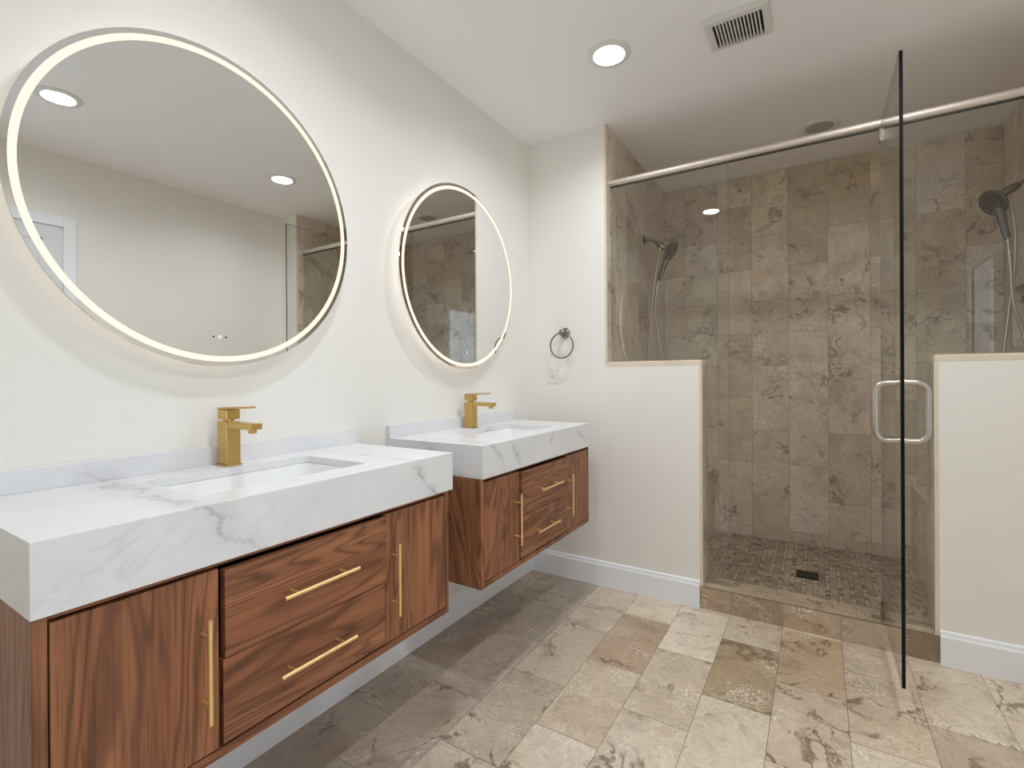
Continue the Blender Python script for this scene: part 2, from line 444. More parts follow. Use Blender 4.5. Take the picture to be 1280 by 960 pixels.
# ------------------------------------------------------------------ room shell
def shell(name, boxes, m_):
    mb = MB()
    for a, b in boxes: mb.box(a, b)
    return struct(mb.build(name, m_))
shell('wall_left', [((-0.12, YB - 0.12, 0), (0, YF + TH, H))], M['wall'])
shell('wall_rear', [((0, YB - 0.12, 0), (XR + 0.12, YB, H))], M['wall'])
WY0, WY1, WZ0, WZ1 = -0.28, 0.40, 0.55, 1.95  # sill below the reflected part: unseen height added for more daylight
shell('wall_right', [((XR, YB, 0), (XR + 0.12, WY0, H)), ((XR, WY1, 0), (XR + 0.12, YF + TH, H)),
                     ((XR, WY0, 0), (XR + 0.12, WY1, WZ0)), ((XR, WY0, WZ1), (XR + 0.12, WY1, H))], M['wall'])
shell('ceiling', [((-0.12, YB - 0.12, H), (XR + 0.12, YS + 0.12, H + 0.1))], M['ceil'])
# floor
mb = MB(); mb.box((-0.12, YB - 0.12, -0.08), (XR + 0.12, YF + TH, -0.0015), 0)
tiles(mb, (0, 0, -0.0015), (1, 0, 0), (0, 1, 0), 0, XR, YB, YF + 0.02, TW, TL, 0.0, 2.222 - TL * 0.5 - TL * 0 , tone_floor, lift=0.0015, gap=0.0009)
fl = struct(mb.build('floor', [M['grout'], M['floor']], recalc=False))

# window on the right wall near the camera (seen only as a reflection in the glass)
mb = MB()
for a, b in (((XR - 0.012, WY0 - 0.05, WZ0 - 0.05), (XR + 0.02, WY1 + 0.05, WZ0)), ((XR - 0.012, WY0 - 0.05, WZ1), (XR + 0.02, WY1 + 0.05, WZ1 + 0.05)),
             ((XR - 0.012, WY0 - 0.05, WZ0), (XR + 0.02, WY0, WZ1)), ((XR - 0.012, WY1, WZ0), (XR + 0.02, WY1 + 0.05, WZ1)),
             ((XR + 0.04, WY0, (WZ0 + WZ1) / 2 - 0.015), (XR + 0.07, WY1, (WZ0 + WZ1) / 2 + 0.015))): mb.box(a, b)
wf = struct(mb.build('window_1', M['trim'], bevel=0.003))
mb = MB(); mb.box((XR + 0.05, WY0, WZ0), (XR + 0.056, WY1, WZ1)); pn = mb.build('window_pane', M['pane']); sub(pn, wf)
# panelled door on the right wall, seen in the big mirror
DY0, DY1, DZ = 0.46, 1.06, 2.01
mb = MB(); mb.box((XR - 0.012, DY0, 0.004), (XR + 0.0, DY1, DZ))
for (z0, z1) in ((0.25, 0.9), (1.0, 1.62), (1.72, 1.93)):
    for (a, b) in ((DY0 + 0.09, (DY0 + DY1) / 2 - 0.04), ((DY0 + DY1) / 2 + 0.04, DY1 - 0.09)):
        mb.box((XR - 0.017, a, z0), (XR - 0.006, a + 0.014, z1)); mb.box((XR - 0.017, b - 0.014, z0), (XR - 0.006, b, z1))
        mb.box((XR - 0.017, a, z0), (XR - 0.006, b, z0 + 0.014)); mb.box((XR - 0.017, a, z1 - 0.014), (XR - 0.006, b, z1))
d1 = struct(mb.build('door_1', M['door'], bevel=0.003))
mb = MB()
mb.box((XR - 0.022, DY1, 0), (XR, DY1 + 0.06, DZ + 0.06)); mb.box((XR - 0.022, DY0 - 0.06, 0), (XR, DY0, DZ + 0.06)); mb.box((XR - 0.022, DY0, DZ), (XR, DY1, DZ + 0.06))
sub(mb.build('door_casing', M['trim'], bevel=0.003), d1)
mb = MB(); mb.lathe([(0.026, 0), (0.026, 0.006), (0.010, 0.01), (0.010, 0.03), (0.026, 0.045), (0.022, 0.06), (0, 0.064)], (XR - 0.012, DY0 + 0.06, 0.95), (-1, 0, 0), 24)
sub(mb.build('door_knob', M['nickel'], smooth=True), d1)

# end wall with the towel ring; half walls; stub beyond the shower on the right
shell('wall_end', [((0, YF, 0), (XS0 - 0.012, YF + TH, H))], M['wall'])
shell('wall_half_left', [((XS0 - 0.012, YF, 0), (XP0, YF + TH, ZP))], M['wall'])
shell('wall_half_right', [((XP1, YF, 0), (XS1 + 0.012, YF + TH, ZP))], M['wall'])
shell('wall_end_right', [((XS1 + 0.012, YF, 0), (XR, YF + TH, H))], M['wall'])

# stone cladding of the end wall's edge, the half-wall caps and entrance jambs
CT = 0.021
def clad(name, boxes):
    mb = MB()
    for a, b, axis in boxes:
        mb.box(a, b, 0)
    o = struct(mb.build(name, M['bullnose'], bevel=0.0015)); return o
def stone_faces(mb, faces):
    for (O, U, V, u1, v1, ub, vb) in faces:
        tiles(mb, O, U, V, 0, u1, 0, v1, 0.5, TL, ub, vb, tone_wall, mi=1)
# wall edge between end wall and shower (faces +x, above the cap)
mb = MB(); mb.box((XS0 - 0.012, YF, ZP), (XS0, YF + TH, H), 0)
stone_faces(mb, [((XS0, YF + 0.012, ZP), (0, 1, 0), (0, 0, 1), TH - 0.012, H - ZP, 0, 0.1)])
struct(mb.build('trim_1', [M['bullnose'], M['stone']], recalc=False))
mb = MB(); mb.box((XS1, YF, ZP), (XS1 + 0.012, YF + TH, H), 0)
stone_faces(mb, [((XS1, YF + TH, ZP), (0, -1, 0), (0, 0, 1), TH - 0.012, H - ZP, 0, 0.1)])
struct(mb.build('trim_2', [M['bullnose'], M['stone']], recalc=False))
# caps
mb = MB(); mb.box((XS0, YF, ZP), (XP0 + 0.014, YF + TH, ZP + CT), 0); mb.box((XS0 + 0.004, YF + 0.014, ZP + CT), (XP0 + 0.008, YF + TH, ZP + CT + 0.006), 0)
struct(mb.build('trim_3', M['bullnose'], bevel=0.002))
mb = MB(); mb.box((XP1 - 0.014, YF, ZP), (XS1, YF + TH, ZP + CT), 0); mb.box((XP1 - 0.008, YF + 0.014, ZP + CT), (XS1 - 0.004, YF + TH, ZP + CT + 0.006), 0)
struct(mb.build('trim_4', M['bullnose'], bevel=0.002))
# jambs
mb = MB(); mb.box((XP0, YF, 0.105), (XP0 + 0.014, YF + TH, ZP), 0)
stone_faces(mb, [((XP0 + 0.014, YF + 0.012, 0.105), (0, 1, 0), (0, 0, 1), TH - 0.012, ZP - 0.105, 0, 0.15)])
struct(mb.build('trim_5', [M['bullnose'], M['stone']], recalc=False))
mb = MB(); mb.box((XP1 - 0.014, YF, 0.105), (XP1, YF + TH, ZP), 0)
stone_faces(mb, [((XP1 - 0.014, YF + TH, 0.105), (0, -1, 0), (0, 0, 1), TH - 0.012, ZP - 0.105, 0, 0.15)])
struct(mb.build('trim_6', [M['bullnose'], M['stone']], recalc=False))
# curb
mb = MB(); mb.box((XP0, YF, 0), (XP1, YF + TH, 0.105), 0)
def tone_curb(i, j, sd):
    c = {4: (176, 156, 132), 5: (160, 142, 122), 6: (190, 170, 146), 7: (182, 166, 146), 8: (140, 122, 104)}.get(i, (178, 158, 134))
    return lin(c)
tiles(mb, (0, YF, 0), (1, 0, 0), (0, 0, 1), XP0, XP1, 0.0, 0.103, TW, 0.5, 0.0, -0.1, tone_curb, alt=0)
tiles(mb, (0, YF, 0.105), (1, 0, 0), (0, 1, 0), XP0, XP1, 0.0, TH, 0.30, 0.5, 0.05, -0.1, lambda i, j, sd: lin([(186, 166, 140), (178, 160, 138)][i % 2]), alt=0)
tiles(mb, (0, YF + TH, 0), (-1, 0, 0), (0, 0, 1), -XP1, -XP0, 0.0, 0.103, TW, 0.5, 0.0, -0.1, tone_wall, alt=0)
struct(mb.build('trim_7', [M['grout'], M['floor']], recalc=False))

# baseboards
BH, BT = 0.130, 0.015
def baseboard(name, a, b, nrm):
    """profile: square foot with an eased top, swept straight from a to b"""
    mb = MB(); a, b, n_ = Vector(a), Vector(b), Vector(nrm)
    prof = [(0, 0), (BT, 0), (BT, BH - 0.022), (BT - 0.004, BH - 0.014), (BT - 0.006, BH - 0.004), (BT - 0.010, BH), (0, BH)]
    k = len(prof); vs = [p + n_ * d + Vector((0, 0, h)) for p in (a, b) for d, h in prof]
    fs = [(i, (i + 1) % k, k + (i + 1) % k, k + i) for i in range(k)] + [tuple(range(k)), tuple(range(2 * k - 1, k - 1, -1))]
    mb.poly(vs, fs); return struct(mb.build(name, M['trim']))
baseboard('baseboard_left', (0, YB, 0), (0, YF, 0), (1, 0, 0))
baseboard('baseboard_end', (BT, YF, 0), (XP0, YF, 0), (0, -1, 0))
baseboard('baseboard_end_right', (XP1, YF, 0), (XR - BT, YF, 0), (0, -1, 0))
baseboard('baseboard_right', (XR, DY1 + 0.06, 0), (XR, YF, 0), (-1, 0, 0))
baseboard('baseboard_rear', (BT, YB, 0), (XR, YB, 0), (0, 1, 0))

# ------------------------------------------------------------------ shower shell
mb = MB(); mb.box((XS0 - 0.1, YS, 0), (XS1 + 0.1, YS + 0.1, H), 0)
tiles(mb, (0, YS, 0), (1, 0, 0), (0, 0, 1), XS0, XS1, ZSF, H, TW, TL, 1.257 - 5 * TW, 2.026 - 6 * TL, tone_wall)
struct(mb.build('wall_shower_back', [M['grout'], M['stone']], recalc=False))
mb = MB(); mb.box((XS0 - 0.1, YF + TH, 0), (XS0 - 0.0013, YS, H), 0)
tiles(mb, (XS0 - 0.0013, YF + TH, 0), (0, 1, 0), (0, 0, 1), 0, YS - YF - TH, ZSF, H, TW, TL, -0.03, 0.11, tone_wall)
struct(mb.build('wall_shower_left', [M['grout'], M['stone']], recalc=False))
# right shower wall with a recessed niche
NY0, NY1, NZ0, NZ1 = 3.18, 3.507, 1.24, 1.545
mb = MB(); xw = XS1 + 0.0013
mb.box((xw + 0.09, YF + TH, 0), (xw + 0.2, YS, H), 0)
for (y0, y1, z0, z1) in ((YF + TH, NY0, 0, H), (NY1, YS, 0, H), (NY0, NY1, 0, NZ0), (NY0, NY1, NZ1, H)):
    mb.box((xw, y0, z0), (xw + 0.09, y1, z1), 0)
    tiles(mb, (xw, 0, 0), (0, -1, 0), (0, 0, 1), -y1, -y0, max(z0, ZSF), z1, TW, TL, 0.02, 0.11, tone_wall)
for (O, U, V, a, b) in (((xw + 0.09, NY1, NZ0), (0, -1, 0), (0, 0, 1), NY1 - NY0, NZ1 - NZ0), ((xw, NY0, NZ0), (1, 0, 0), (0, 1, 0), 0.09, NY1 - NY0),
                        ((xw, NY1, NZ0), (1, 0, 0), (0, 0, 1), 0.09, NZ1 - NZ0)):
    tiles(mb, O, U, V, 0, a, 0, b, TW, TL, 0, 0, tone_wall)
struct(mb.build('wall_shower_right', [M['grout'], M['stone']], recalc=False))
# inner faces of the half walls and of the end wall are tiled too
mb = MB(); mb.box((XS0, YF + TH, ZSF), (XP0 + 0.014, YF + TH + 0.004, ZP + CT), 0)
tiles(mb, (0, YF + TH + 0.004, 0), (-1, 0, 0), (0, 0, 1), -XP0 - 0.014, -XS0, ZSF, ZP + CT, TW, TL, 0, 0, tone_wall)
struct(mb.build('wall_half_left_tiles', [M['grout'], M['stone']], recalc=False))
mb = MB(); mb.box((XP1 - 0.014, YF + TH, ZSF), (XS1, YF + TH + 0.004, ZP + CT), 0)
tiles(mb, (0, YF + TH + 0.004, 0), (-1, 0, 0), (0, 0, 1), -XS1, -XP1 + 0.014, ZSF, ZP + CT, TW, TL, 0, 0, tone_wall)
struct(mb.build('wall_half_right_tiles', [M['grout'], M['stone']], recalc=False))

# shower floor: basket-weave mosaic with a square drain
mb = MB(); mb.box((XS0 - 0.05, YF + TH, -0.08), (XS1 + 0.05, YS, ZSF - 0.002), 0)
s_, w_ = 0.052, 0.034
l_ = 2 * s_ - w_; g_ = 0.0022
DX0, DX1, DYA, DYB = 1.313, 1.413, 3.018, 3.118
XB0, XB1 = 0.803, 1.870       # bench fronts
pal = [(180, 163, 143), (168, 151, 132), (190, 174, 154), (158, 141, 124), (176, 160, 143)]
nx = int((XB1 - XB0) / s_) + 1; ny = int((YS - YF - TH) / s_) + 1
def clip(x0, x1, y0, y1, tone):
    x0 = max(x0, XB0); x1 = min(x1, XB1); y0 = max(y0, YF + TH); y1 = min(y1, YS)
    if x1 - x0 < 0.004 or y1 - y0 < 0.004: return
    if x1 > DX0 and x0 < DX1 and y1 > DYA and y0 < DYB: return
    sx, sy = RNG.uniform(0, 30), RNG.uniform(0, 30)
    q = [(x0, y0), (x1, y0), (x1, y1), (x0, y1)]
    mb.face([(a, b, ZSF) for a, b in q], 1, [(a + sx, b + sy, sx) for a, b in q], lin(tone))
for i in range(nx + 1):
    for j in range(ny + 1):
        cx, cy = XB0 + i * s_, YF + TH + j * s_
        hx, hy = (l_ / 2, w_ / 2) if (i + j) % 2 == 0 else (w_ / 2, l_ / 2)
        clip(cx - hx + g_, cx + hx - g_, cy - hy + g_, cy + hy - g_, pal[RNG.randrange(5)])
        dd = (s_ - w_) / 2 - g_
        clip(cx + s_ / 2 - dd, cx + s_ / 2 + dd, cy + s_ / 2 - dd, cy + s_ / 2 + dd, RNG.choice([(232, 220, 204), (222, 208, 190), (228, 216, 198), (96, 82, 68)]))
struct(mb.build('floor_shower', [M['grout_dark'], M['mosaic']], recalc=False))
# benches along both side walls
def bench(name, x0, x1, facing):
    mb = MB(); zt = 0.468
    mb.box((x0, YF + TH + 0.004, ZSF - 0.01), (x1, YS, zt - 0.0015), 0)
    fx = x1 if facing > 0 else x0
    if facing > 0: tiles(mb, (fx, 0, 0), (0, 1, 0), (0, 0, 1), YF + TH + 0.004, YS, ZSF, zt, TL, 0.5, 0.0, 0.0, tone_wall, alt=0)
    else: tiles(mb, (fx, 0, 0), (0, -1, 0), (0, 0, 1), -YS, -YF - TH - 0.004, ZSF, zt, TL, 0.5, 0.0, 0.0, tone_wall, alt=0)
    tiles(mb, (0, 0, zt - 0.0015), (1, 0, 0), (0, 1, 0), x0, x1, YF + TH + 0.004, YS, TW * 2, TL, x0, 0.0, tone_wall)
    return mb.build(name, [M['grout'], M['stone']], recalc=False)
tag(bench('shower_bench', XS0, XB0, 1), 'low tiled shower bench behind the half wall nearest the vanities', 'bench')
tag(bench('shower_bench', XB1, XS1, -1), 'low tiled shower bench on the side of the grey hand shower, behind the glass door', 'bench')

# floor drain
dr = thing('floor_drain', 'small dark square drain in the mosaic shower floor', 'drain', ((DX0 + DX1) / 2, (DYA + DYB) / 2, ZSF))
mb = MB(); e_ = 0.006
for a, b in (((DX0, DYA), (DX1, DYA + e_)), ((DX0, DYB - e_), (DX1, DYB)), ((DX0, DYA + e_), (DX0 + e_, DYB - e_)), ((DX1 - e_, DYA + e_), (DX1, DYB - e_))):
    mb.box((*a, ZSF - 0.012), (*b, ZSF + 0.0015))
mb.build('frame', M['black'], dr)
mb = MB(); mb.box((DX0 + e_, DYA + e_, ZSF - 0.004), (DX1 - e_, DYB - e_, ZSF - 0.0025))
for k in range(6):
    y = DYA + 0.014 + k * 0.0145; mb.box((DX0 + e_, y, ZSF - 0.003), (DX1 - e_, y + 0.006, ZSF))
mb.build('grate', M['black'], dr)

# ------------------------------------------------------------------ vanities
def pull(parent, y0, y1, z0, z1, xf, label=None):
    """slim round bar on two posts; upright or level"""
    xb = xf + 0.030
    vert = abs(z1 - z0) > abs(y1 - y0)
    mb = MB()
    a, b = ((xb, y0, z0), (xb, y0, z1)) if vert else ((xb, y0, z0), (xb, y1, z0))
    mb.tube([a, b], 0.0042, 12)
    for t in (0.17, 0.83):
        p = Vector(a).lerp(Vector(b), t)
        mb.tube([(xf, p.y, p.z), (xb, p.y, p.z)], 0.0030, 10)
    h = mb.build('handle', M['gold_bar'], smooth=True); sub(h, parent); return h
def vanity(label, y0, y1, c1, c2, handles, out):
    """c1, c2: where the drawers begin and end along the wall"""
    z0, z1, xf = 0.391, 0.763, 0.449
    t = thing('floating_vanity', label, 'vanity cabinet', (0.22, (y0 + y1) / 2, z0), 'wall-hung walnut vanities')
    pl, pr = 0.018, 0.014
    for a, b in ((y0, y0 + pl), (y1 - pr, y1)):
        mb = MB(); mb.box((0.002, a, z0), (xf, b, z1)); mb.build('side_panel', M['wal_v'], t, bevel=0.0008)
    mb = MB(); mb.box((0.002, y0 + pl, z0), (xf, y1 - pr, z0 + 0.018)); mb.box((0.40, y0 + pl, 0.756), (xf - 0.004, y1 - pr, z1))
    mb.build('carcass', M['wal_h'], t, bevel=0.0008)
    mb = MB(); mb.box((0.002, y0 + pl, z0 + 0.018), (0.012, y1 - pr, z1)); mb.box((0.40, c1 - 0.012, z0 + 0.018), (0.418, c1 + 0.006, 0.756)); mb.box((0.40, c2 - 0.006, z0 + 0.018), (0.418, c2 + 0.012, 0.756))
    mb.box((0.40, c1 + 0.006, 0.566), (0.418, c2 - 0.006, 0.585))
    mb.build('back_panel', M['dark'], t)
    def front(name, ya, yb, za, zb, m_, xo=0.0):
        mb = MB(); mb.box((xf - 0.019 + xo, ya, za), (xf + xo, yb, zb)); return mb.build(name, m_, t, bevel=0.001)
    d = front('door', y0 + pl + 0.0025, c1 - 0.009, z0 + 0.021, 0.751, M['wal_v']); pull(d, handles[0], handles[0], 0.484, 0.674, xf)
    d = front('drawer', c1, c2, 0.5785, 0.746, M['wal_h'], out); pull(d, handles[1], handles[1] + 0.192, 0.658, 0.658, xf + out)
    d = front('drawer', c1 - 0.002, c2, z0 + 0.024, 0.5755, M['wal_h'], out * 0.3); pull(d, handles[2], handles[2] + 0.192, 0.496, 0.496, xf + out * 0.3)
    d = front('door', c2 + 0.003, y1 - pr - 0.0025, z0 + 0.021, 0.751, M['wal_v']); pull(d, handles[3], handles[3], 0.484, 0.673, xf)
    return t
vanity('walnut floating vanity in the foreground, the one farther from the shower', 0.231, 1.172, 0.501, 0.912, (0.462, 0.606, 0.600, 0.936), 0.006)
vanity('walnut floating vanity beside the towel ring wall, its end turned to the foreground vanity', 1.344, 2.258, 1.604, 2.000, (1.562, 1.716, 1.690, 2.014), 0.005)

def round_rect(x0, x1, y0, y1, rad, n=5):
    pts = []
    for (cx, cy, a0) in ((x1 - rad, y1 - rad, 0), (x0 + rad, y1 - rad, 90), (x0 + rad, y0 + rad, 180), (x1 - rad, y0 + rad, 270)):
        for k in range(n + 1):
            a = math.radians(a0 + 90 * k / n); pts.append((cx + rad * math.cos(a), cy + rad * math.sin(a)))
    return pts
ZT, ZB = 0.878, 0.764
def ring_faces(mb, outer, inner, z, flip=False):
    """flat face between a rectangle and a rounded hole: the hole's points run ccw from +x+y, 4 corners of n+1 points"""
    k = len(inner) // 4
    vs = [(*p, z) for p in inner] + [(*p, z) for p in outer]; o = len(inner); fs = []
    for c in range(4):
        for i in range(k - 1):
            fs.append((c * k + i, o + c, c * k + i + 1))
        nx_ = ((c + 1) % 4)
        fs.append((c * k + k - 1, o + c, o + nx_, nx_ * k))
    mb.poly(vs, [tuple(reversed(f_)) if flip else f_ for f_ in fs])
def counter(label, y0, y1, hole, m_, slab_name='slab'):
    xf = 0.454
    t = thing('countertop', label, 'countertop', (xf / 2, (y0 + y1) / 2, ZB), 'marble-look countertops')
    mb = MB(); x0h, x1h, y0h, y1h = hole; th = 0.02
    inn = round_rect(x0h, x1h, y0h, y1h, 0.018); out = [(xf, y1), (0.001, y1), (0.001, y0), (xf, y0)]
    ring_faces(mb, out, inn, ZT); 
    n = len(inn)
    mb.poly([(*p, ZT) for p in inn] + [(*p, ZT - th) for p in inn], [(i, n + i, n + (i + 1) % n, (i + 1) % n) for i in range(n)])
    ring_faces(mb, out, inn, ZT - th, True)
    # mitred apron: outer skirt, bottom lip, inner skirt
    q = [(0.001, y0), (xf, y0), (xf, y1), (0.001, y1)]; a_ = 0.016
    qi = [(0.001, y0 + a_), (xf - a_, y0 + a_), (xf - a_, y1 - a_), (0.001, y1 - a_)]
    for i in range(3):
        p, r_ = q[i], q[i + 1]; pi, ri = qi[i], qi[i + 1]
        mb.face([(*p, ZB), (*r_, ZB), (*r_, ZT), (*p, ZT)])
        mb.face([(*p, ZB), (*pi, ZB), (*ri, ZB), (*r_, ZB)])
        mb.face([(*pi, ZB), (*pi, ZT - th), (*ri, ZT - th), (*ri, ZB)])
    for (p, pi) in ((q[0], qi[0]), (q[3], qi[3])):
        mb.face([(*p, ZB), (*p, ZT), (*pi, ZT), (*pi, ZB)])
    mb.face([(0.001, y0, ZT - th), (0.001, y1, ZT - th), (0.001, y1, ZT), (0.001, y0, ZT)])
    import bmesh
    o = mb.build(slab_name, m_, t, recalc=False)
    bm = bmesh.new(); bm.from_mesh(o.data); bmesh.ops.remove_doubles(bm, verts=bm.verts, dist=1e-5); bmesh.ops.recalc_face_normals(bm, faces=bm.faces); bm.to_mesh(o.data); bm.free()
    b = o.modifiers.new('bevel', 'BEVEL'); b.width = 0.0012; b.segments = 2; b.limit_method = 'ANGLE'; b.angle_limit = 1.0
    mb = MB(); mb.box((0.001, y0, ZT), (0.019, y1 + 0.005, 0.927)); mb.build('backsplash', m_, t, bevel=0.001)
    return t
H1 = (0.108, 0.368, 0.500, 0.925); H2 = (0.112, 0.372, 1.618, 2.045)
counter('thick white veined countertop nearest the camera', 0.229, 1.190, H1, MARB1)
counter('thick white veined countertop beside the towel ring wall', 1.349, 2.262, H2, MARB2)

def basin(label, hole):
    x0, x1, y0, y1 = hole; e = 0.004
    t = thing('sink_basin', label, 'sink', ((x0 + x1) / 2, (y0 + y1) / 2, 0.742), 'undermount sinks')
    mb = MB(); z0 = ZT - 0.0205
    loops = [((-0.016), z0, 0.03), (-0.016 + 0.020, z0, 0.024), (0.006, z0 - 0.012, 0.03), (0.012, z0 - 0.07, 0.04), (0.022, z0 - 0.100, 0.05), (0.045, z0 - 0.113, 0.05), (0.09, z0 - 0.118, 0.03)]
    rr = [[(*p, z) for p in round_rect(x0 + d, x1 - d, y0 + d, y1 - d, rad)] for d, z, rad in loops]
    n = len(rr[0]); vs = [p for l in rr for p in l]
    fs = [(k * n + i, k * n + (i + 1) % n, (k + 1) * n + (i + 1) % n, (k + 1) * n + i) for k in range(len(rr) - 1) for i in range(n)]
    fs.append(tuple(range((len(rr) - 1) * n, len(rr) * n)))
    mb.poly(vs, fs)
    mb.build('bowl', M['porcelain'], t, smooth=True)
    mb = MB(); zc = z0 - 0.118
    mb.lathe([(0.024, 0.0), (0.024, 0.002), (0.018, 0.003), (0.017, 0.006), (0.0, 0.008)], ((x0 + x1) / 2, (y0 + y1) / 2, zc), (0, 0, 1), 24)
    mb.build('drain', M['gold'], t, smooth=True)
basin('white rectangular sink set into the countertop nearest the camera', H1)
basin('white rectangular sink set into the countertop beside the towel ring wall', H2)

def faucet(label, y):
    x = 0.058; z = ZT
    t = thing('faucet', label, 'faucet', (x, y, z), 'square gold faucets')
    def bx(name, a, b, bev=0.0012):
        mb = MB(); mb.box(a, b); return mb.build(name, M['gold'], t, bevel=bev)
    bx('base_plate', (x - 0.028, y - 0.0225, z), (x + 0.028, y + 0.0225, z + 0.0045))
    bx('body', (x - 0.0235, y - 0.0185, z + 0.0045), (x + 0.0235, y + 0.0185, z + 0.118))
    s = bx('spout', (x + 0.0235, y - 0.0165, z + 0.101), (x + 0.130, y + 0.0165, z + 0.117))
    mb = MB(); mb.lathe([(0.0, -0.010), (0.010, -0.010), (0.0105, 0.0)], (x + 0.113, y, z + 0.101), (0, 0, 1), 20)
    sub(mb.build('aerator', M['gold'], smooth=True), s)
    mb = MB(); mb.lathe([(0.014, 0), (0.014, 0.006)], (x, y, z + 0.118), (0, 0, 1), 24); mb.build('neck', M['gold'], t, smooth=True)
    hb = bx('handle', (x - 0.023, y - 0.0180, z + 0.124), (x + 0.023, y + 0.0180, z + 0.150))
    mb = MB()
    v = [(x - 0.023, y - 0.018, z + 0.150), (x + 0.098, y - 0.018, z + 0.155), (x + 0.098, y + 0.018, z + 0.155), (x - 0.023, y + 0.018, z + 0.150)]
    mb.poly(v + [(p[0], p[1], p[2] + 0.0055) for p in v], [(3, 2, 1, 0), (4, 5, 6, 7), (0, 1, 5, 4), (1, 2, 6, 5), (2, 3, 7, 6), (3, 0, 4, 7)])
    sub(mb.build('lever', M['gold'], bevel=0.0008), hb)
faucet('square brushed gold faucet on the countertop nearest the camera', 0.722)
faucet('square brushed gold faucet on the countertop beside the towel ring wall', 1.815)

# ------------------------------------------------------------------ round lit mirrors
def led_mirror(label, y, z, rad, dot):
    x0, x1 = 0.040, 0.045
    t = thing('round_mirror', label, 'mirror', (0.0, y, z), 'round backlit mirrors')
    c = (0, y, z); ax = (1, 0, 0)
    ra, rb = rad - 0.013, rad - 0.027      # lit ring between these
    mb = MB()
    mb.lathe([(0.0, x1), (rb, x1)], c, ax, 128)
    g = mb.build('mirror_glass', M['mirror'], t, recalc=False)
    mb = MB(); mb.lathe([(ra, x1), (rad - 0.001, x1), (rad, x1 - 0.001), (rad, x0), (ra, x0)], c, ax, 128)
    mb.build('mirror_rim', M['mirror'], t, recalc=False)
    mb = MB(); mb.lathe([(rb, x1), (ra, x1), (ra, x1 - 0.002), (rb, x1 - 0.002)], c, ax, 128, closed=True); mb.build('light_ring', M['ring'], t)
    mb = MB(); mb.lathe([(0, 0.0005), (rad - 0.045, 0.0005), (rad - 0.045, x0 - 0.001), (0, x0 - 0.001)], c, ax, 96); h = mb.build('housing', M['housing'], t, smooth=True)
    mb = MB(); mb.lathe([(rad - 0.044, 0.016), (rad - 0.041, 0.016), (rad - 0.041, 0.026), (rad - 0.044, 0.026)], c, ax, 96, closed=True); mb.build('back_light', M['glow'], t)
    mb = MB()
    mb.lathe([(0, 0.0008), (0.0045, 0.0008)], (x1, y + dot[0], z + dot[1]), ax, 16)
    b_ = mb.build('touch_icon', M['icon'], t, recalc=False)
    for s in (-0.016, 0.016):
        mb = MB(); mb.lathe([(0, 0.0008), (0.0024, 0.0008)], (x1, y + dot[0] + s, z + dot[1]), ax, 12); sub(mb.build('touch_dot', M['black'], recalc=False), b_)
led_mirror('round backlit mirror above the vanity nearest the camera', 0.7095, 1.568, 0.4233, (-0.003, -0.344))
led_mirror('round backlit mirror beside the towel ring wall, above the farther vanity', 1.795, 1.5625, 0.417, (0.012, -0.338))

# ------------------------------------------------------------------ ceiling fittings
def can_light(label, x, y, on=True, rad=0.088):
    t = thing('recessed_light', label, 'ceiling light', (x, y, H), 'recessed ceiling lights')
    mb = MB(); mb.lathe([(rad, 0.0), (rad, -0.004), (rad - 0.004, -0.007), (rad * 0.72, -0.009), (rad * 0.68, -0.004), (rad * 0.68, 0.0)], (x, y, H), (0, 0, 1), 48)
    mb.build('trim_ring', M['lamp_trim'], t, smooth=True)
    mb = MB(); mb.lathe([(rad * 0.69, -0.004), (0.0, -0.004)], (x, y, H), (0, 0, 1), 48)
    o = mb.build('lens', M['lens'] if on else M['lens_off'], t, recalc=False)
    if o.data.polygons[0].normal.z > 0: o.data.flip_normals()
    if on:
        l = bpy.data.lights.new('lamp_beam', 'AREA'); l.energy = BEAM; l.color = (0.95, 0.98, 1.03)
        l.shape = 'DISK'; l.size = rad * 1.34; l.spread = math.radians(150)
        lo = bpy.data.objects.new('lamp_beam', l); COL.objects.link(lo); lo.location = (0, 0, -0.006); lo.parent = t
can_light('lit recessed ceiling light above the farther vanity', 0.690, 1.935)
can_light('lit recessed ceiling light above the near vanity, seen reflected', 0.690, 0.815)
can_light('lit recessed ceiling light near the right wall and shower, seen reflected in the near mirror', 1.705, 1.975)
can_light('lit recessed ceiling light over the doorway side, reflected at the near mirror edge', 1.695, 0.835)
can_light('added unseen recessed ceiling light above the camera, beside the window', 1.700, -0.305)  # added lamp out of view, brightens the room from behind the camera
can_light('unlit grey recessed ceiling light inside the shower above the header rail', 1.428, 3.108, False, 0.098)

